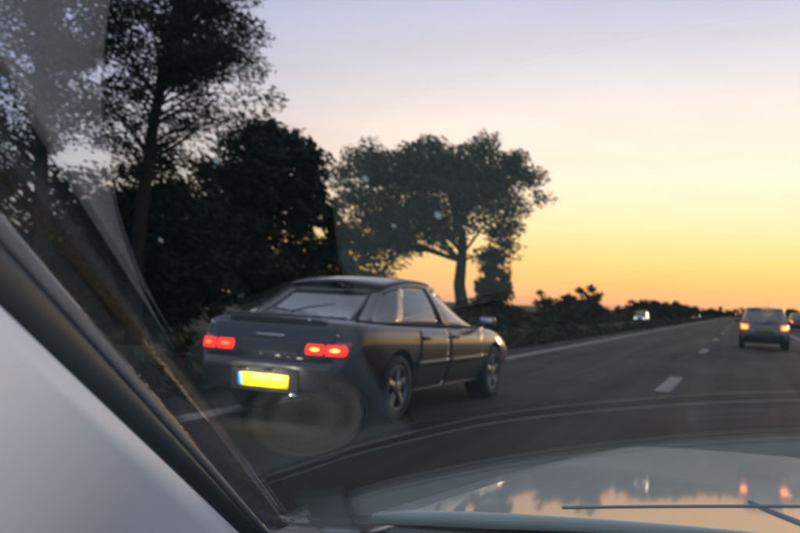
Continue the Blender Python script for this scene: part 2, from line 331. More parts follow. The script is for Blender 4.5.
# the hedge beyond the opposite carriageway, and the scrub on the central strip
def mass(name, label, x0, x1, y0, y1, n, zlo, zhi, size, m, seed, r=(0.3, 0.6), nl=34):
    rnd = random.Random(seed); cl = []
    for _ in range(n):
        t = rnd.random()**1.7; y = y0+(y1-y0)*t; x = rnd.uniform(x0, x1)
        top = zhi*(0.75+0.25*math.sin(y*.31+seed)+0.18*math.sin(y*.93))
        cl.append((x, y, ground_z(x, y)+rnd.uniform(zlo, max(zlo+.05, top)), rnd.uniform(*r)*(1+0.6*t)))
    o = leaves(name, cl, nl, size, m, None, rnd); return tag(o, label, 'hedge', kind='stuff')
mass('hedge', 'long low dark hedge running beside the road to the horizon', -14.6, -13.2, 30, 260, 520, 0.2, 1.55, 0.42, M_LEAFB, 5, (0.35, 0.7), 44)
mass('scrub', 'rough dry scrub and long grass along the central strip', -6.7, -5.4, 6, 190, 900, 0.0, 0.5, 0.20, M_LEAFB, 6, (0.18, 0.38), 46)
far = [(-14.0, 150, 4.0, 3.2, 'low dark clump of trees on the skyline above the oncoming headlamp'), (-12.5, 190, 5.0, 3.6, 'dark clump of trees on the skyline between the two oncoming cars'),
       (-14.5, 215, 4.2, 3.4, 'flat-topped clump on the skyline left of the farther oncoming car'), (-8.5, 330, 7.0, 4.3, 'dark tree clump where the road meets the sky'), (3.0, 420, 7.5, 5.2, 'small far tree just above the roof of the light hatchback'),
       (17.0, 330, 7.0, 4.6, 'dark tree clump right of the light hatchback'), (38.0, 320, 9.0, 5.0, 'dark tree clump near the right edge of the picture'), (-26, 240, 6.0, 4.2, 'far dark clump behind the low hedge')]
for i, (x, y, r, h, lab) in enumerate(far):
    bush('far_tree', lab, x, y, -0.6, r, r*.7, h, 60+i, 60, 40, 1.0, M_LEAFD, cat='tree', group='far trees along the skyline', clump_r=(0.7, 1.3))


# local frame of a car: x right, y forward from the rear bumper, z up, origin on the ground
def rings_mesh(rings):
    bm = bmesh.new(); V = [[bm.verts.new(p) for p in r] for r in rings]
    for a, b in zip(V[:-1], V[1:]):
        for k in range(len(a)-1): bm.faces.new((a[k], a[k+1], b[k+1], b[k]))
        bm.faces.new((a[-1], a[0], b[0], b[-1]))
    bm.faces.new(V[0][::-1]); bm.faces.new(V[-1])
    bmesh.ops.recalc_face_normals(bm, faces=bm.faces); return bm
def lathe(bm, prof, n, axis_x=True, x0=0.0):
    rr = [[bm.verts.new((x0+x, r*math.cos(2*math.pi*k/n), r*math.sin(2*math.pi*k/n))) for k in range(n)] for x, r in prof]
    for a, b in zip(rr[:-1], rr[1:]):
        for k in range(n): bm.faces.new((a[k], a[(k+1) % n], b[(k+1) % n], b[k]))
    return rr
WHEEL = {}
def wheel(parent, x, y, r, side, alloy=True, wd=0.19):
    """wheel > tyre, rim; side = +1 on the right"""
    key = (r, alloy)
    if key not in WHEEL:
        ri = r*0.66
        bm = bmesh.new(); lathe(bm, [(-wd/2+.02, ri*.95), (wd/2-.055, ri*.95), (wd/2-.06, ri*.2), (wd/2-.06, 0.001)], 28); me0 = bpy.data.meshes.new('wheel'); bm.to_mesh(me0); bm.free(); me0.materials.append(M_BLACKP); me0.shade_smooth()
        bm = bmesh.new(); lathe(bm, [(-wd/2+.01, ri), (-wd/2, ri+.03), (-wd/2+.005, r-.03), (-wd/2+.03, r-.004), (0, r), (wd/2-.03, r-.004), (wd/2-.005, r-.03), (wd/2, ri+.035), (wd/2-.012, ri), (wd/2-.03, ri-.01)], 40)
        me1 = bpy.data.meshes.new('tyre'); bmesh.ops.recalc_face_normals(bm, faces=bm.faces); bm.to_mesh(me1); bm.free(); me1.materials.append(M_RUBBER); me1.shade_smooth()
        bm = bmesh.new(); lathe(bm, [(wd/2-.014, ri+.004), (wd/2-.008, ri-.008), (wd/2-.016, ri-.02), (wd/2-.05, ri-.024)], 40)
        lathe(bm, [(wd/2-.05, .075), (wd/2-.018, .07), (wd/2-.014, .03), (wd/2-.014, .001)], 20)
        ns = 5 if alloy else 9
        for k in range(ns):
            a = 2*math.pi*k/ns+.3; n0 = .05; 
            for sgn in (-1, 1):
                pass
            c, s = math.cos(a), math.sin(a); t = Vector((0, -s, c)); rd = Vector((0, c, s)); wi, wo = (.030, .042) if alloy else (.02, .025)
            q = []
            for rr_, ww, dx in ((n0, wi, wd/2-.02), (ri-.012, wo, wd/2-.016)):
                for sg in (-1, 1): q.append([bm.verts.new(Vector((dx, 0, 0))+rd*rr_+t*ww*sg), bm.verts.new(Vector((dx-.03, 0, 0))+rd*rr_+t*ww*sg*1.15)])
            bm.faces.new((q[0][0], q[1][0], q[3][0], q[2][0])); bm.faces.new((q[0][0], q[2][0], q[2][1], q[0][1])); bm.faces.new((q[1][0], q[1][1], q[3][1], q[3][0]))
        bmesh.ops.recalc_face_normals(bm, faces=bm.faces)
        me2 = bpy.data.meshes.new('rim'); bm.to_mesh(me2); bm.free(); me2.materials.append(M_ALLOY); me2.shade_smooth()
        WHEEL[key] = (me0, me1, me2)
    me0, me1, me2 = WHEEL[key]
    o = bpy.data.objects.new('wheel', me0); col.objects.link(o); o.parent = parent; o.location = (x, y, r)
    if side < 0: o.rotation_euler.z = math.pi
    for nme, me in (('tyre', me1), ('rim', me2)):
        c = bpy.data.objects.new(nme, me); col.objects.link(c); c.parent = o
    return o

def car_shell(root, S):
    """body shell from cross sections with wheel arches cut; returns BVH in local space"""
    L, W, sh, dk, paint = S['len'], S['w'], S['sh'], S['deck'], S['paint']
    st = [0, .03, .10, .22, .38, .6, .85, 1.1, 1.4, 1.8, 2.2, 2.6, L-1.35, L-1.1, L-.85, L-.6, L-.38, L-.22, L-.10, L-.03, L]
    st = sorted(set(round(s, 3) for s in st)); rings = []
    wt = [(0, .74), (.03, .83), (.10, .905), (.22, .95), (.6, .985), (1.2, 1.0), (L*.55, 1.0), (L-.9, .985), (L-.45, .94), (L-.22, .87), (L-.10, .78), (L-.03, .68), (L, .56)]
    for s in st:
        ww = W*interp(wt, s); zb = interp([(0, .30), (.25, .25), (.8, .20), (L-.9, .20), (L-.25, .22), (L, .30)], s); zs = interp(sh, s); zd = interp(dk, s)
        half = [(0, zb), (.62, zb), (.86, zb+.01), (.915, zb+.06), (.95, zb+.17), (.975, zb+(zs-zb)*.42), (1.0, zb+(zs-zb)*.66), (.985, zs-.10), (.955, zs-.035), (.90, zs-.004), (.80, zs+(zd-zs)*.45+.004), (.5, zd-.006), (0, zd)]
        pts = [(ww*a, s, z) for a, z in half]; pts += [(-x, y, z) for x, y, z in pts[-2:0:-1]]
        out = []
        for x, y, z in pts:
            a = max(0, 1-s/.55); b = max(0, 1-(L-s)/.9)
            y += a*interp(S['tail'], z)-b*interp(S['nose'], z)
            out.append((x, y, z))
        rings.append(out)
    bm = rings_mesh(rings)
    o = frombm('body', bm, paint, root)
    sub = o.modifiers.new('s', 'SUBSURF'); sub.levels = 2; sub.render_levels = 2
    cut = []
    for ya in S['axles']:
        for sd in (-1, 1):
            b2 = bmesh.new(); bmesh.ops.create_cone(b2, cap_ends=True, segments=40, radius1=S['arch'], radius2=S['arch'], depth=.5)
            bmesh.ops.transform(b2, matrix=Matrix.Translation((sd*(W-.02), ya, S['wr']+.01)) @ Matrix.Rotation(R(90), 4, 'Y'), verts=b2.verts)
            c = frombm('cutter', b2, M_BLACKP, root); cut.append(c)
            md = o.modifiers.new('b', 'BOOLEAN'); md.operation = 'DIFFERENCE'; md.object = c; md.solver = 'EXACT'
    me = evaluated(o); o.modifiers.clear(); o.data = me; me.materials.clear(); me.materials.append(paint); me.shade_smooth()
    me.polygons.foreach_set('material_index', [0]*len(me.polygons))
    try: me.set_sharp_from_angle(angle=R(35))
    except Exception: pass
    for c in cut: bpy.data.objects.remove(c)
    bmv = bmesh.new(); bmv.from_mesh(me); bvh = BVHTree.FromBMesh(bmv); bmv.free()
    return o, bvh
def side_hit(bvh, y, z, sd, off):
    h = bvh.ray_cast(Vector((sd*2.0, y, z)), Vector((-sd, 0, 0)))
    x = h[0].x if h[0] else sd*.8
    return Vector((x+sd*off, y, z))
def rear_hit(bvh, x, z, off):
    h = bvh.ray_cast(Vector((x, -1.0, z)), Vector((0, 1, 0)))
    return Vector((x, (h[0].y if h[0] else .1)-off, z))
def front_hit(bvh, x, z, off, L):
    h = bvh.ray_cast(Vector((x, L+1.0, z)), Vector((0, -1, 0)))
    return Vector((x, (h[0].y if h[0] else L-.2)+off, z))
def rear_patch(name, bvh, x0, x1, z0, z1, off, m, parent, nu=8, nv=5, th=0.02, rnd=0.0):
    def fn(u, v):
        zz = z0+(z1-z0)*v; a = x0+(x1-x0)*u
        if rnd: k = rnd*(1-math.sqrt(max(0, 1-(2*v-1)**2*.9))); a = x0+(x1-x0)*(k+(1-2*k)*u)
        return rear_hit(bvh, a, zz, off)
    return grid_obj(name, fn, nu, nv, m, parent, thick=th)
def front_patch(name, bvh, x0, x1, z0, z1, off, m, parent, L, nu=8, nv=4, th=0.02):
    return grid_obj(name, lambda u, v: front_hit(bvh, x0+(x1-x0)*u, z0+(z1-z0)*v, off, L), nu, nv, m, parent, thick=th)

def greenhouse(root, S):
    """cabin above the belt: roof and pillars of sheet with thickness, panes between them, seats inside"""
    paint = S['paint']; g = S['gh']
    belt = lambda y: interp(S['sh'], y)+.005
    zr = g['roof']
    def rear_y(v): return g['r0']+(g['r1']-g['r0'])*v**1.0
    def front_y(v): return g['f0']+(g['f1']-g['f0'])*v
    def halfw(v, e): return (g['w0']+(g['w1']-g['w0'])*(v**1.35))*(1-e)
    def zz(y, v):
        top = zr-g.get('drop', .035)*abs((y-(g['r1']+g['f1'])/2)/((g['f1']-g['r1'])/2))**2.2
        b = belt(min(max(y, g['r0']), g['f0'])); return b+(top-b)*v
    def side(y, v, sd, off=0.0):
        ry, fy = rear_y(v), front_y(v); u = (y-ry)/(fy-ry); e = g.get('pinch', .035)*abs(2*u-1)**3
        return Vector((sd*(halfw(v, e)+off), y, zz(y, v)))
    def strip(name, ya, yb, v0, v1, sd, m, parent, th, nu=3, nv=8, off=0.0):
        def fn(u, v):
            k = v0+(v1-v0)*v; return side(ya(k)+(yb(k)-ya(k))*u, k, sd, off)
        return grid_obj(name, fn, nu, nv, m, parent, thick=th)
    vt = .90
    for sd in (1, -1):
        for nm, ya, yb in g['pillars']:
            strip(nm, ya or rear_y, yb or front_y, 0, vt, sd, paint, root, .03*sd, nu=4)
        strip('roof_rail', rear_y, front_y, vt, 1, sd, paint, root, .03*sd, nu=18, nv=3)
        for nm, ya, yb in g['panes']:
            strip(nm, ya or rear_y, yb or front_y, .0, vt, sd, M_CGLASS, root, 0.004, nu=6, nv=8, off=-.012)
        bm = bmesh.new(); tube(bm, [side(g['r0']+.15+(g['f0']-g['r0']-.3)*k/14, .005, sd, .004) for k in range(15)], .008, 6); frombm('belt_seal', bm, M_BLACKP, root)
    def endp(yf, bul, off):
        def fn(u, v):
            t = 2*u-1; y = yf(v); hw = halfw(v, g.get('pinch', .035))-.002
            return Vector((hw*t, y+bul*(1-t*t)*(1-.35*v)+off, zz(y, v)))
        return fn
    def endpanel(nm, yf, bul, off, u0, u1, v0, v1, m, th, nu=14, nv=8):
        f = endp(yf, bul, off); return grid_obj(nm, lambda u, v: f(u0+(u1-u0)*u, v0+(v1-v0)*v), nu, nv, m, root, thick=th)
    endpanel('rear_window', rear_y, -.05, .012, .10, .90, .06, .93, M_CGLASS, .004)
    endpanel('windscreen', front_y, .09, -.012, .05, .95, .04, .94, M_CGLASS, .004)
    for nm, yf, bul in (('rear_window_surround', rear_y, -.05), ('windscreen_surround', front_y, .09)):
        f = endp(yf, bul, 0); bm = bmesh.new()
        def quad(u0, u1, v0, v1, nu, nv):
            V = [[bm.verts.new(f(u0+(u1-u0)*i/nu, v0+(v1-v0)*j/nv)) for i in range(nu+1)] for j in range(nv+1)]
            for j in range(nv):
                for i in range(nu): bm.faces.new((V[j][i], V[j][i+1], V[j+1][i+1], V[j+1][i]))
        e = .12 if bul < 0 else .07
        quad(0, e, 0, 1, 2, 8); quad(1-e, 1, 0, 1, 2, 8); quad(e, 1-e, 0, .08, 12, 1); quad(e, 1-e, .92, 1, 12, 1)
        bm.normal_update(); bmesh.ops.solidify(bm, geom=bm.faces[:], thickness=.012 if bul > 0 else .012); frombm(nm, bm, paint, root)
    def roof(u, v):
        y = g['r1']+(g['f1']-g['r1'])*v; t = 2*u-1; e = g.get('pinch', .035)*abs(2*v-1)**3
        ye = y-.05*(1-v)*(1-t*t)*.65+.09*v*(1-t*t)*.65
        return Vector((halfw(1, e)*t, ye, zz(y, 1)+.036*(1-t*t)))
    grid_obj('roof', roof, 16, 14, paint, root, thick=-.02)
    # inside: dark trim at belt height and the seat backs
    grid_obj('cabin_trim', lambda u, v: Vector(((g['w0']-.06)*(2*u-1), g['r0']+.12+(g['f0']-g['r0']-.2)*v, belt(g['r0']+.1+(g['f0']-g['r0']-.2)*v)+.012)), 2, 10, M_BLACKP, root, thick=.01)
    for ys in g['seats']:
        for x in (-.36, .36):
            b = belt(ys); bm = bmesh.new(); box(bm, (x, ys, b+.04), (.46, .11, .22)); box(bm, (x, ys-.02, b+.22), (.26, .08, .15))
            bmesh.ops.bevel(bm, geom=bm.edges[:], offset=.03, segments=2, profile=.6, affect='EDGES'); frombm('seat_back', bm, M_SEAT, root)

def make_sedan(loc, rz, label):
    root = empty('sedan', loc, label, 'car', rz=rz); P = M_DARKPAINT
    L = 4.72
    S = dict(len=L, w=.865, paint=P, axles=(.98, 3.70), wr=.315, arch=.352,
             sh=[(0, .90), (.3, .925), (1.0, .905), (2.2, .875), (3.3, .85), (3.9, .80), (4.4, .70), (L, .56)],
             deck=[(0, .93), (.3, .955), (.5, .93), (1.0, .86), (3.3, .82), (3.5, .865), (3.75, .845), (4.1, .80), (4.45, .72), (L, .60)],
             tail=[(.2, .10), (.3, .03), (.42, -.01), (.52, 0), (.58, .05), (.75, .085), (.88, .11), (.97, .12)],
             nose=[(.2, .06), (.3, .0), (.5, 0), (.6, .05), (.75, .12), (.9, .2)],
             gh=dict(roof=1.315, drop=.075, pinch=.09, r0=.34, r1=1.20, f0=3.60, f1=2.46, w0=.785, w1=.575, seats=(1.45, 2.45),
                     pillars=[('rear_pillar', None, lambda v: 1.13+.34*v), ('door_pillar', lambda v: 2.14-.10*v, lambda v: 2.215-.10*v), ('front_pillar', lambda v: 3.48-1.17*v, None)],
                     panes=[('rear_door_window', lambda v: 1.13+.34*v, lambda v: 2.14-.10*v), ('front_door_window', lambda v: 2.215-.10*v, lambda v: 3.48-1.17*v)]))
    body, bvh = car_shell(root, S); greenhouse(root, S)
    bm = bmesh.new(); box(bm, (0, 2.35, .30), (1.3, 3.9, .16)); frombm('underbody', bm, M_BLACKP, root)
    for y in S['axles']:
        for sd in (-1, 1):
            wheel(root, sd*(.865-.115), y, .315, sd)
            bm = bmesh.new(); lathe(bm, [(-.0, .345), (-.24, .345), (-.24, .02)], 26, x0=0); bmesh.ops.transform(bm, matrix=Matrix.Translation((sd*.82, y, .325)) @ Matrix.Rotation(0 if sd > 0 else math.pi, 4, 'Z'), verts=bm.verts)
            frombm('wheel_arch_liner', bm, M_BLACKP, root)
    for sd in (1, -1):
        for nm, a, b in (('rear_door', lambda z: 1.32+.10*math.sin((z-.25)*3), lambda z: 2.16), ('front_door', lambda z: 2.172, lambda z: 3.27-.18*max(0, .5-z))):
            def fn(u, v, a=a, b=b):
                z = .245+.60*v; return side_hit(bvh, a(z)+(b(z)-a(z))*u, z, sd, .005)
            d = grid_obj(nm, fn, 12, 10, P, root, thick=.008)
            yh = 1.62 if nm == 'rear_door' else 2.42
            q = side_hit(bvh, yh-.08, .765, sd, .016)
            bbox('handle', q, (.03, .17, .035), M_BLACKP, d, .012)
            y0, y1 = (1.36, 2.14) if nm == 'rear_door' else (2.19, 3.24)
            grid_obj('side_moulding', lambda u, v: side_hit(bvh, y0+(y1-y0)*u, .492+.055*v, sd, .018+.006*math.sin(math.pi*v)), 10, 3, M_MOULD, d, thick=.012)
        grid_obj('side_moulding', lambda u, v: side_hit(bvh, 3.30+.09*u, .492+.055*v, sd, .014), 3, 3, M_MOULD, root, thick=.012)
        grid_obj('sill', lambda u, v: side_hit(bvh, 1.37+1.93*u, .205+.045*v, sd, .012), 14, 3, M_MOULD, root, thick=.012)
        mr = bbox('door_mirror', (sd*.93, 3.14, .92), (.19, .085, .125), P, root, .035, 3)
        bbox('mirror_glass', (sd*.935, 3.095, .92), (.15, .006, .09), M_CHROME, mr, .002, 1)
        bbox('mirror_arm', (sd*.83, 3.17, .88), (.10, .06, .05), M_BLACKP, mr, .012)
        # tail lamp cluster: dark housing, two lit chambers
        x0, x1 = (.355, .765) if sd > 0 else (-.765, -.355)
        t = rear_patch('tail_lamp', bvh, x0, x1, .615, .750, .004, M_TAIL, root, 12, 6, .02)
        tag(t, 'lit red tail lamp')
        c = [(.372, .555), (.562, .752)]
        for a, b in c:
            a, b = (a, b) if sd > 0 else (-b, -a)
            rear_patch('lit_lens', bvh, a, b, .634, .724, .014, M_LIT, t, 8, 6, .008, rnd=.14)
            mx_ = (a+b)/2; rear_patch('bulb_glow', bvh, mx_-.045, mx_+.045, .666, .694, .020, M_BULB if sd > 0 else M_AMBER, t, 8, 8, .004, rnd=.9)
        hl = front_patch('headlamp', bvh, *((.34, .66) if sd > 0 else (-.66, -.34)), .52, .61, .006, mat('clear_lens', (.25, .26, .27), .1, coat=1.0), root, L)
    bp = rear_patch('rear_bumper', bvh, -.655, .655, .325, .56, .03, P, root, 26, 8, .03)
    rear_patch('bumper_strip', bvh, -.65, .65, .495, .535, .040, M_MOULD, bp, 24, 3, .012)
    bg_ = rear_patch('boot_gap', bvh, -.652, .652, .574, .905, .0015, M_BLACKP, root, 20, 8, .004)
    bt = rear_patch('boot_lid', bvh, -.64, .64, .585, .895, .008, P, root, 20, 8, .006)
    rear_patch('boot_strip', bvh, -.33, .33, .62, .745, .016, M_BLACKP, bt, 10, 4, .01)
    bbox('boot_handle', (0, rear_hit(bvh, 0, .775, 0).y-.012, .775), (.30, .03, .03), M_CHROME, bt, .008)
    bbox('boot_lip', (0, .13, .958), (1.02, .10, .022), P, root, .01, 3)
    front_patch('front_bumper', bvh, -.55, .55, .27, .45, .02, P, root, L, 14, 5, .03)
    front_patch('grille', bvh, -.28, .28, .50, .575, .006, M_BLACKP, root, L)
    bm = bmesh.new(); tube(bm, [(.30, .30, .27), (.30, -.02, .27)], .028, 12); frombm('exhaust', bm, M_CHROME, root)
    # number plate low on the bumper with added lamps standing in for camera flash
    py = rear_hit(bvh, 0, .385, .036).y
    bbox('plate_glare_panel', (0, py+.004, .40), (.70, .02, .22), mat('matt_black', (.02, .02, .02), .95, spec=.1), root, .006, 2)  # matt panel added to keep the lamps from mirroring in the glossy bumper
    pl = bbox('number_plate', (0, py-.012, .385), (.52, .012, .115), M_PLATE, root, .003, 1); tag(pl, 'bright yellow number plate')
    bbox('blue_band', (-.24, py-.0205, .385), (.036, .004, .107), M_PBLUE, pl, .001, 1)
    for x in (-.13, .13):
        lm = bbox('added_plate_lamp', (x, py-.125, .492), (.09, .05, .02), M_BLACKP, root, .006, 2)
        ld = bpy.data.lights.new('plate_fill_light', 'AREA'); ld.shape = 'RECTANGLE'; ld.size = .16; ld.size_y = .03; ld.energy = PLATE_W; ld.color = (1, .93, .8)
        lo = bpy.data.objects.new('plate_fill_light', ld); col.objects.link(lo); lo.parent = lm
        lo.location = (x, py-.15, .475); lo.rotation_euler = (R(58), 0, 0)
    # rear wiper, aerial
    bm = bmesh.new(); tube(bm, [(0, .40, .985), (.10, .52, 1.03), (.34, .60, 1.07)], [.010, .008, .006], 6); frombm('rear_wiper', bm, M_BLACKP, root)
    bm = bmesh.new(); tube(bm, [(0, 2.2, 1.32), (0, 2.02, 1.52)], [.006, .003], 6); frombm('aerial', bm, M_BLACKP, root)
    return root
PLATE_W = 1.7
make_sedan((-3.83, 6.44, 0), R(-3.2), 'dark blue sedan overtaking on the left with lit red tail lamps and a yellow plate')

def make_hatch(loc, rz, label, paint, group=None, lights='rear', name='hatchback'):
    root = empty(name, loc, label, 'car', group, rz); L = 3.85
    S = dict(len=L, w=.80, paint=paint, axles=(.66, 3.08), wr=.285, arch=.32,
             sh=[(0, .88), (1.0, .88), (2.2, .86), (2.8, .84), (3.3, .80), (3.6, .72), (L, .58)],
             deck=[(0, .89), (.3, .87), (1.0, .84), (2.6, .82), (2.78, .87), (3.2, .82), (3.55, .74), (L, .60)],
             tail=[(.2, .10), (.3, .02), (.42, -.01), (.52, 0), (.58, .05), (.75, .06), (.9, .075)],
             nose=[(.2, .06), (.3, .0), (.5, 0), (.6, .05), (.75, .12), (.9, .2)],
             gh=dict(roof=1.395, r0=.10, r1=.40, f0=2.85, f1=2.05, w0=.715, w1=.60, seats=(.85, 1.75),
                     pillars=[('rear_pillar', None, lambda v: .42+.10*v), ('door_pillar', lambda v: 1.50-.06*v, lambda v: 1.57-.06*v), ('front_pillar', lambda v: 2.73-.80*v, None)],
                     panes=[('rear_side_window', lambda v: .42+.10*v, lambda v: 1.50-.06*v), ('door_window', lambda v: 1.57-.06*v, lambda v: 2.73-.80*v)]))
    body, bvh = car_shell(root, S); greenhouse(root, S)
    bm = bmesh.new(); box(bm, (0, 1.9, .28), (1.2, 3.1, .14)); frombm('underbody', bm, M_BLACKP, root)
    for y in S['axles']:
        for sd in (-1, 1): wheel(root, sd*(.80-.10), y, .285, sd, False)
    for sd in (1, -1):
        grid_obj('side_moulding', lambda u, v: side_hit(bvh, 1.02+1.72*u, .46+.06*v, sd, .014), 12, 3, M_BLACKP, root, thick=.012)
        mr = bbox('door_mirror', (sd*.86, 2.5, .93), (.16, .08, .11), M_BLACKP, root, .03, 3)
        x0, x1 = (.50, .755) if sd > 0 else (-.755, -.50)
        t = rear_patch('tail_lamp', bvh, x0, x1, .665, .835, .006, M_AMBER if lights == 'rear' else M_TAIL, root, 8, 6, .02, rnd=.15)
        if lights == 'rear':
            tag(t, 'lit orange-red tail lamp')
            rear_patch('bulb_glow', bvh, x0+.05, x1-.05, .70, .79, .014, M_BULB, t, 8, 8, .006, rnd=.8)
        a, b = (.36, .64) if sd > 0 else (-.64, -.36)
        front_patch('headlamp', bvh, a, b, .50, .61, .012, M_HEAD if lights == 'front' else MATS['clear_lens'], root, L)
    bp = rear_patch('rear_bumper', bvh, -.61, .61, .32, .52, .035, M_BLACKP, root, 20, 6, .03)
    rear_patch('hatch_seam', bvh, -.60, .60, .545, .86, .004, paint, root, 16, 6, .006)
    pl = rear_patch('number_plate', bvh, -.26, .26, .56, .67, .016, mat('dull_plate', (.16, .13, .02), .7, var=.3) if lights == 'rear' else M_PWHITE, root, 4, 2, .006)  # rear plate in a darker, duller yellow than the sedan's
    front_patch('front_bumper', bvh, -.52, .52, .26, .44, .02, M_BLACKP, root, L, 14, 5, .03)
    front_patch('grille', bvh, -.26, .26, .50, .57, .006, M_BLACKP, root, L)
    bm = bmesh.new(); tube(bm, [(.1, .43, 1.40), (.1, .30, 1.60)], [.008, .004], 6); frombm('aerial', bm, M_BLACKP, root)
    bm = bmesh.new(); tube(bm, [(0, .05, .90), (.12, .09, .96), (.42, .12, 1.0)], [.012, .009, .007], 6); frombm('rear_wiper', bm, M_BLACKP, root)
    return root
make_hatch((0.72, 31.0, 0), R(0), 'light champagne hatchback ahead in the lane with two lit orange-red tail lamps', M_SILVER)
make_hatch((-11.2, 108.0, -0.42), math.pi, 'pale oncoming car with a bright headlamp against the hedge, nearer of two', M_WHITE, 'oncoming cars on the opposite road', 'front', 'oncoming_car')
make_hatch((-8.8, 190.0, -0.42), math.pi, 'dark far oncoming car with tiny headlamps by the vanishing point', M_DARKPAINT, 'oncoming cars on the opposite road', 'front', 'oncoming_car')
make_hatch((4.35, 76.0, 0), R(0), 'small distant car with lit lamps at the right edge beyond the hatchback', M_WHITE, None, 'rear', 'distant_car')


# ------------------------------------------------------------------ the car the photograph is taken from
CX, HB, HT = .30, .77, .70
def ws(u, v):
    B = Vector((CX+HB*u, 0.95-.13*abs(u)**2.2, .88)); T = Vector((CX+HT*u, .24-.18*abs(u)**2.2, 1.45-.03*u*u))
    return B+(T-B)*v+Vector((0, .55, .83))*.08*v*(1-v)*(1-u*u)
own = empty('camera_car', (CX, 1.2, 0), 'grey car seen from its own cabin: windscreen, pale pillar trim and bonnet', 'car')
OWN0 = Vector((CX, 1.2, 0))
def ow(o):          # parts are modelled in world metres; keep them there under the car's empty
    o.location = o.location-OWN0; return o
M_SCREEN = glass('windscreen_glass', 0.11, (0.97, 0.985, 0.965))
M_BONNET = mat('grey_green_paint', (0.115, 0.145, 0.13), 0.55, metal=0.0, var=0.05, coat=0.75, scale=3)
M_TRIM = mat('pale_trim', (0.94, 0.94, 0.94), 0.55, var=0.015, scale=3)
M_SEAL = mat('slate_trim', (0.085, 0.105, 0.115), 0.6, var=0.12, scale=30, bump=0.1, bscale=300)
M_SEALD = mat('black_seal', (0.045, 0.055, 0.06), 0.6, var=0.12, scale=30)
M_DASHD = mat('dash_black', (0.008, 0.009, 0.009), 0.7, var=0.2, scale=60, bump=0.2, bscale=500)
M_DASHP = mat('dash_slate', (0.14, 0.175, 0.165), 0.65, var=0.06, scale=40, bump=0.2, bscale=500)
M_DASHQ = mat('dash_pad_grey', (0.18, 0.21, 0.175), 0.7, var=0.06, scale=40, bump=0.2, bscale=500)
M_DASHS = mat('dash_front_strip', (0.42, 0.50, 0.47), 0.6, var=0.06, scale=40)
M_EDGE = mat('dash_light_edge', (0.26, 0.31, 0.31), 0.5, var=0.05)
M_BONNET.node_tree.nodes['Principled BSDF'].inputs['Coat Roughness'].default_value = 0.042
screen = ow(grid_obj('windscreen', lambda u, v: ws(2*u-1, v), 40, 30, M_SCREEN, own, thick=.005))
M_DIRT = bpy.data.materials.new('road_dirt'); M_DIRT.use_nodes = True
_t = M_DIRT.node_tree; _t.nodes.remove(_t.nodes['Principled BSDF']); _b = _t.nodes.new('ShaderNodeBsdfTranslucent'); _n = _t.nodes.new('ShaderNodeTexNoise')
_r = _t.nodes.new('ShaderNodeValToRGB'); _r.color_ramp.elements[0].color = (.4, .5, .5, 1); _r.color_ramp.elements[1].color = (.7, .8, .8, 1)
_t.links.new(_n.outputs[0], _r.inputs[0]); _t.links.new(_r.outputs[0], _b.inputs[0]); _t.links.new(_b.outputs[0], _t.nodes['Material Output'].inputs[0])
# specks of dirt on the outside of the glass
g = random.Random(4)
for u, v, r in [(-.66, .538, .0028), (-.71, .575, .0022), (-.82, .595, .0022), (-.90, .418, .0018), (-.70, .528, .0016), (-.81, .418, .0016), (-.79, .395, .0014), (-.90, .518, .0018)]:
    c = ws(u, v)+Vector((0, .55, .83))*.0075; bm = bmesh.new(); bmesh.ops.create_icosphere(bm, subdivisions=1, radius=r)
    bmesh.ops.transform(bm, matrix=Matrix.Translation(c) @ Matrix.Rotation(R(-35), 4, 'X') @ Matrix.Diagonal((1, 1.4, .3, 1)), verts=bm.verts)
    ow(frombm('dirt_speck', bm, M_DIRT, own))
# windscreen pillar: black seal, slate strip, pale trim that turns down to the door
def J(v):           # inner edge of the dark strip, along the pillar
    a, b = Vector((-.455, .727, .904)), Vector((-.400, .372, 1.123)); return a+(b-a)*v
def along(v): return -.35+1.9*v
def pil(fa, fb, bul=0.0, n=Vector((1, 0, .3))):
    def fn(u, v):
        k = along(v); return fa(k).lerp(fb(k), u)+n*bul*4*u*(1-u)
    return fn
def E0(k):          # glass edge; v of ws that matches the parameter along J
    return ws(-.982, .10+.42*k)+Vector((.004, -.010, -.012))
def Emid(k): return E0(k).lerp(J(k), .40)+Vector((.008, -.004, .002))
ow(grid_obj('pillar_seal', pil(E0, Emid, .004), 6, 24, M_SEAL, own, thick=-.006))
ow(grid_obj('pillar_strip', pil(Emid, lambda k: J(k)+Vector((0, .0, 0)), .003), 6, 24, M_SEALD, own, thick=-.006))
ow(grid_obj('pillar_trim', pil(lambda k: J(k)+Vector((.004, -.004, .003)), lambda k: J(k)+Vector((-.13+.24*min(1, max(0, (k-.42)/.6)), -.14-.05*min(1, max(0, (k-.42)/.6)), -.28+.06*min(1, max(0, (k-.42)/.6)))), .02, Vector((.5, -.2, .6))), 16, 24, M_TRIM, own, thick=-.01))
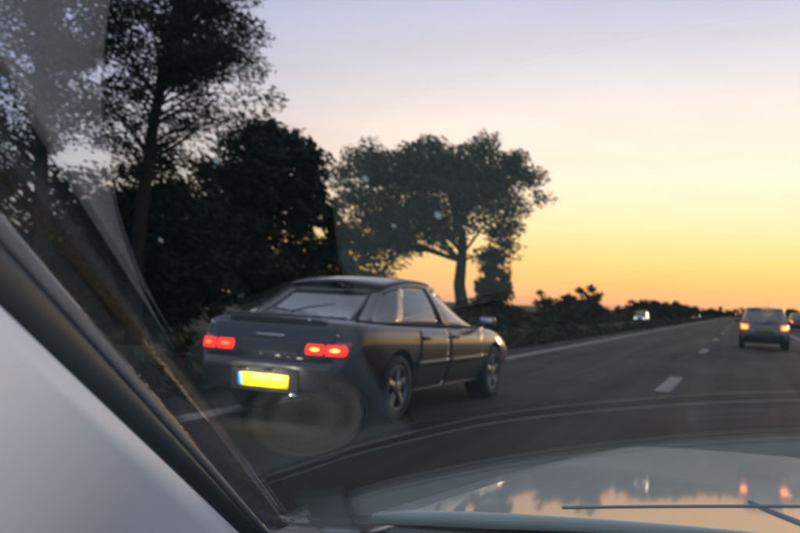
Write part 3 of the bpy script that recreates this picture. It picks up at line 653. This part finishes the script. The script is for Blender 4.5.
# bonnet and wings
def bonnet(x, y):
    return .993-.095*y-.022*abs((x-CX)/.68)**2.6-.012*max(0, y-2.4)**2*8
def bl(y): return interp([(.6, -.375), (1.3, -.375), (1.85, -.35), (2.5, -.29), (2.9, -.20), (3.02, -.12)], y)
def bonnet_f(u, v):
    y0 = .975-.13*abs((2*u-1)*.87)**2.2
    y = y0+(3.02-y0)*v-.16*abs(2*u-1)**3*v; x = bl(y)+(2*CX-2*bl(y))*u
    return Vector((x, y, bonnet(x, y)))
ow(grid_obj('bonnet', bonnet_f, 40, 44, M_BONNET, own, thick=-.012))
for sd in (-1, 1):
    def wing(u, v, sd=sd):
        y = .80+2.30*v; xe = (CX-bl(min(y-.02, 3.0)))+.006; a = u*math.pi/2
        x = CX+sd*(xe+.16*math.sin(a)*(1-.25*v)); z = bonnet(CX-(CX-bl(y)), y)-.012-.42*(1-math.cos(a))
        return Vector((x, y, z))
    ow(grid_obj('front_wing', wing, 12, 24, M_BONNET, own, thick=.01*sd))
def nose(u, v):
    x = -.22+1.04*u; return Vector((x, 3.02-.10*abs(2*u-1)**3+.10*math.sin(v*1.5), bonnet(x, 3.0)-.012-.40*v))
ow(grid_obj('front_bumper', nose, 20, 8, M_BONNET, own, thick=.02))
ow(grid_obj('cowl', lambda u, v: ws(1.7*u-.85, 0)+Vector((0, .004+.022*v, -.012+.016*v*v)), 30, 4, mat('cowl_plastic', (.05, .062, .062), .5, var=.2, scale=30), own, thick=-.006))
# wipers parked low across the glass
def wp(u, v, h): return ws(u, v)+Vector((0, .55, .83))*h
for u0, u1 in ((-.60, -.16), (.02, .62)):
    bm = bmesh.new(); tube(bm, [wp(u0+(u1-u0)*k/12, .098+.068*k/12, .006) for k in range(13)], 0.0017, 6); bd = ow(frombm('wiper', bm, M_SEAL, own))
    bm = bmesh.new(); um = (u0+u1)/2
    tube(bm, [wp(um, .133, .010), wp(um+.02, .112, .014), wp(u1+.04, .0, .012)], [.0018, .0026, .005], 6); frombm('wiper_arm', bm, M_SEAL, bd)
# dashboard: lies below the picture, mirrored in the glass
DZ = .86
def slab(name, pts, z, th, m, bev=.004):
    bm = bmesh.new(); f = bm.faces.new([bm.verts.new((x, y, z-th)) for x, y in pts]); r = bmesh.ops.extrude_face_region(bm, geom=[f])
    bmesh.ops.translate(bm, vec=(0, 0, th), verts=[e for e in r['geom'] if isinstance(e, bmesh.types.BMVert)])
    if bev:
        bmesh.ops.recalc_face_normals(bm, faces=bm.faces)
        ed = [e for e in bm.edges if all(v.co.z > z-1e-5 for v in e.verts)]
        bmesh.ops.bevel(bm, geom=ed, offset=bev, segments=2, profile=.6, affect='EDGES')
    return ow(frombm(name, bm, m, own, smooth=False))
base = [(CX+HB*.985*u, 0.95-.13*abs(u)**2.2-.014) for u in [-1+.1*i for i in range(21)]]
slab('dashboard', [(1.04, .25), (-.47, .25)]+base, DZ-.012, .18, M_DASHD, .006)
B1 = [(-.489, .773), (-.416, .770), (-.358, .766), (-.218, .766), (-.06, .774), (.083, .778), (.30, .780), (.60, .775), (.95, .770)]
B2 = [(-.478, .826), (-.413, .818), (-.342, .814), (-.232, .813), (-.069, .814), (.078, .812), (.30, .815), (.60, .812), (.95, .812)]
slab('speaker_panel', [(-.345, .574), (-.400, .576), (-.445, .590), (-.468, .606), (-.484, .635), (-.490, .686), (-.490, .768), (-.416, .766), (-.358, .762), (-.283, .761), (-.297, .745), (-.306, .681), (-.300, .600), (-.315, .577)], DZ-.002, .02, M_DASHP)
slab('dash_pad', [(-.262, .470), (-.290, .567), (-.288, .640), (-.06, .652), (.30, .655), (.95, .650), (.97, .50), (.6, .46), (.3, .45), (-.012, .44), (-.20, .44)], DZ, .02, M_DASHQ)
slab('dash_top', [(-.288, .644), (-.288, .673), (-.283, .751), (-.218, .761), (-.06, .769), (.083, .773), (.30, .775), (.60, .770), (.95, .765), (.95, .654), (.30, .659), (-.06, .656)], DZ-.003, .02, mat('dash_charcoal', (.045, .055, .045), .7, var=.08, scale=40, bump=.2, bscale=500))
slab('defroster_strip', B1+B2[::-1], DZ-.004, .018, M_DASHD, .002)
slab('front_strip', [(x, y+.003) for x, y in B2]+[(.95, .852), (.60, .905), (.30, .925), (.09, .918), (-.072, .905), (-.242, .880), (-.348, .855), (-.44, .832)], DZ-.002, .016, M_DASHS, .002)
for nm, pl, r in (('strip_edge', B1, .0016), ('strip_edge', B2, .0022)):
    bm = bmesh.new(); tube(bm, [(x, y, DZ-.001) for x, y in pl], r, 6); ow(frombm(nm, bm, M_EDGE, own))
vent = slab('defroster_vent', [(-.02, .783), (.60, .786), (.60, .802), (-.02, .800)], DZ-.002, .012, mat('vent_frame', (.07, .08, .08), .6), .001)
for k in range(8):
    bm = bmesh.new(); box(bm, (.022+.074*k, .7925, DZ-.0015), (.066, .010, .003)); frombm('vent_slot', bm, M_SEALD, vent)
# loudspeaker grille in the corner of the dash
SC, SRX, SRY = (-.384, .711), .060, .047
bm = bmesh.new()
for k in range(48):
    a = 2*math.pi*k/48; rr = 1.0
rings = [[bm.verts.new((SC[0]+SRX*q*math.cos(2*math.pi*k/48), SC[1]+SRY*q*math.sin(2*math.pi*k/48), z)) for k in range(48)] for q, z in ((1.10, DZ-.002), (1.08, DZ+.004), (1.02, DZ+.005), (1.0, DZ-.001))]
for a, b in zip(rings[:-1], rings[1:]):
    for k in range(48): bm.faces.new((a[k], a[(k+1) % 48], b[(k+1) % 48], b[k]))
spk = ow(frombm('speaker_grille', bm, M_DASHP, own))
m = bpy.data.materials.new('speaker_mesh'); m.use_nodes = True; t = m.node_tree; p = t.nodes['Principled BSDF']; p.inputs['Roughness'].default_value = .7
tcx = t.nodes.new('ShaderNodeTexCoord'); vo = t.nodes.new('ShaderNodeTexVoronoi'); vo.inputs['Scale'].default_value = 430; vo.inputs['Randomness'].default_value = 0.12
t.links.new(tcx.outputs['Object'], vo.inputs[0]); rp = t.nodes.new('ShaderNodeValToRGB'); rp.color_ramp.elements[0].position = .32; rp.color_ramp.elements[1].position = .42
rp.color_ramp.elements[0].color = (.05, .045, .038, 1); rp.color_ramp.elements[1].color = (.36, .33, .26, 1)
t.links.new(vo.outputs['Distance'], rp.inputs[0]); t.links.new(rp.outputs[0], p.inputs['Base Color'])
bm = bmesh.new(); rr = [[bm.verts.new((SC[0]+SRX*q*math.cos(2*math.pi*k/48), SC[1]+SRY*q*math.sin(2*math.pi*k/48), DZ+.001+.004*(1-q*q))) for k in range(48)] for q in (1.0, .8, .6, .4, .2, .02)]
for a, b in zip(rr[:-1], rr[1:]):
    for k in range(48): bm.faces.new((a[k], a[(k+1) % 48], b[(k+1) % 48], b[k]))
bm.faces.new(rr[-1]); frombm('speaker_mesh', bm, m, spk)
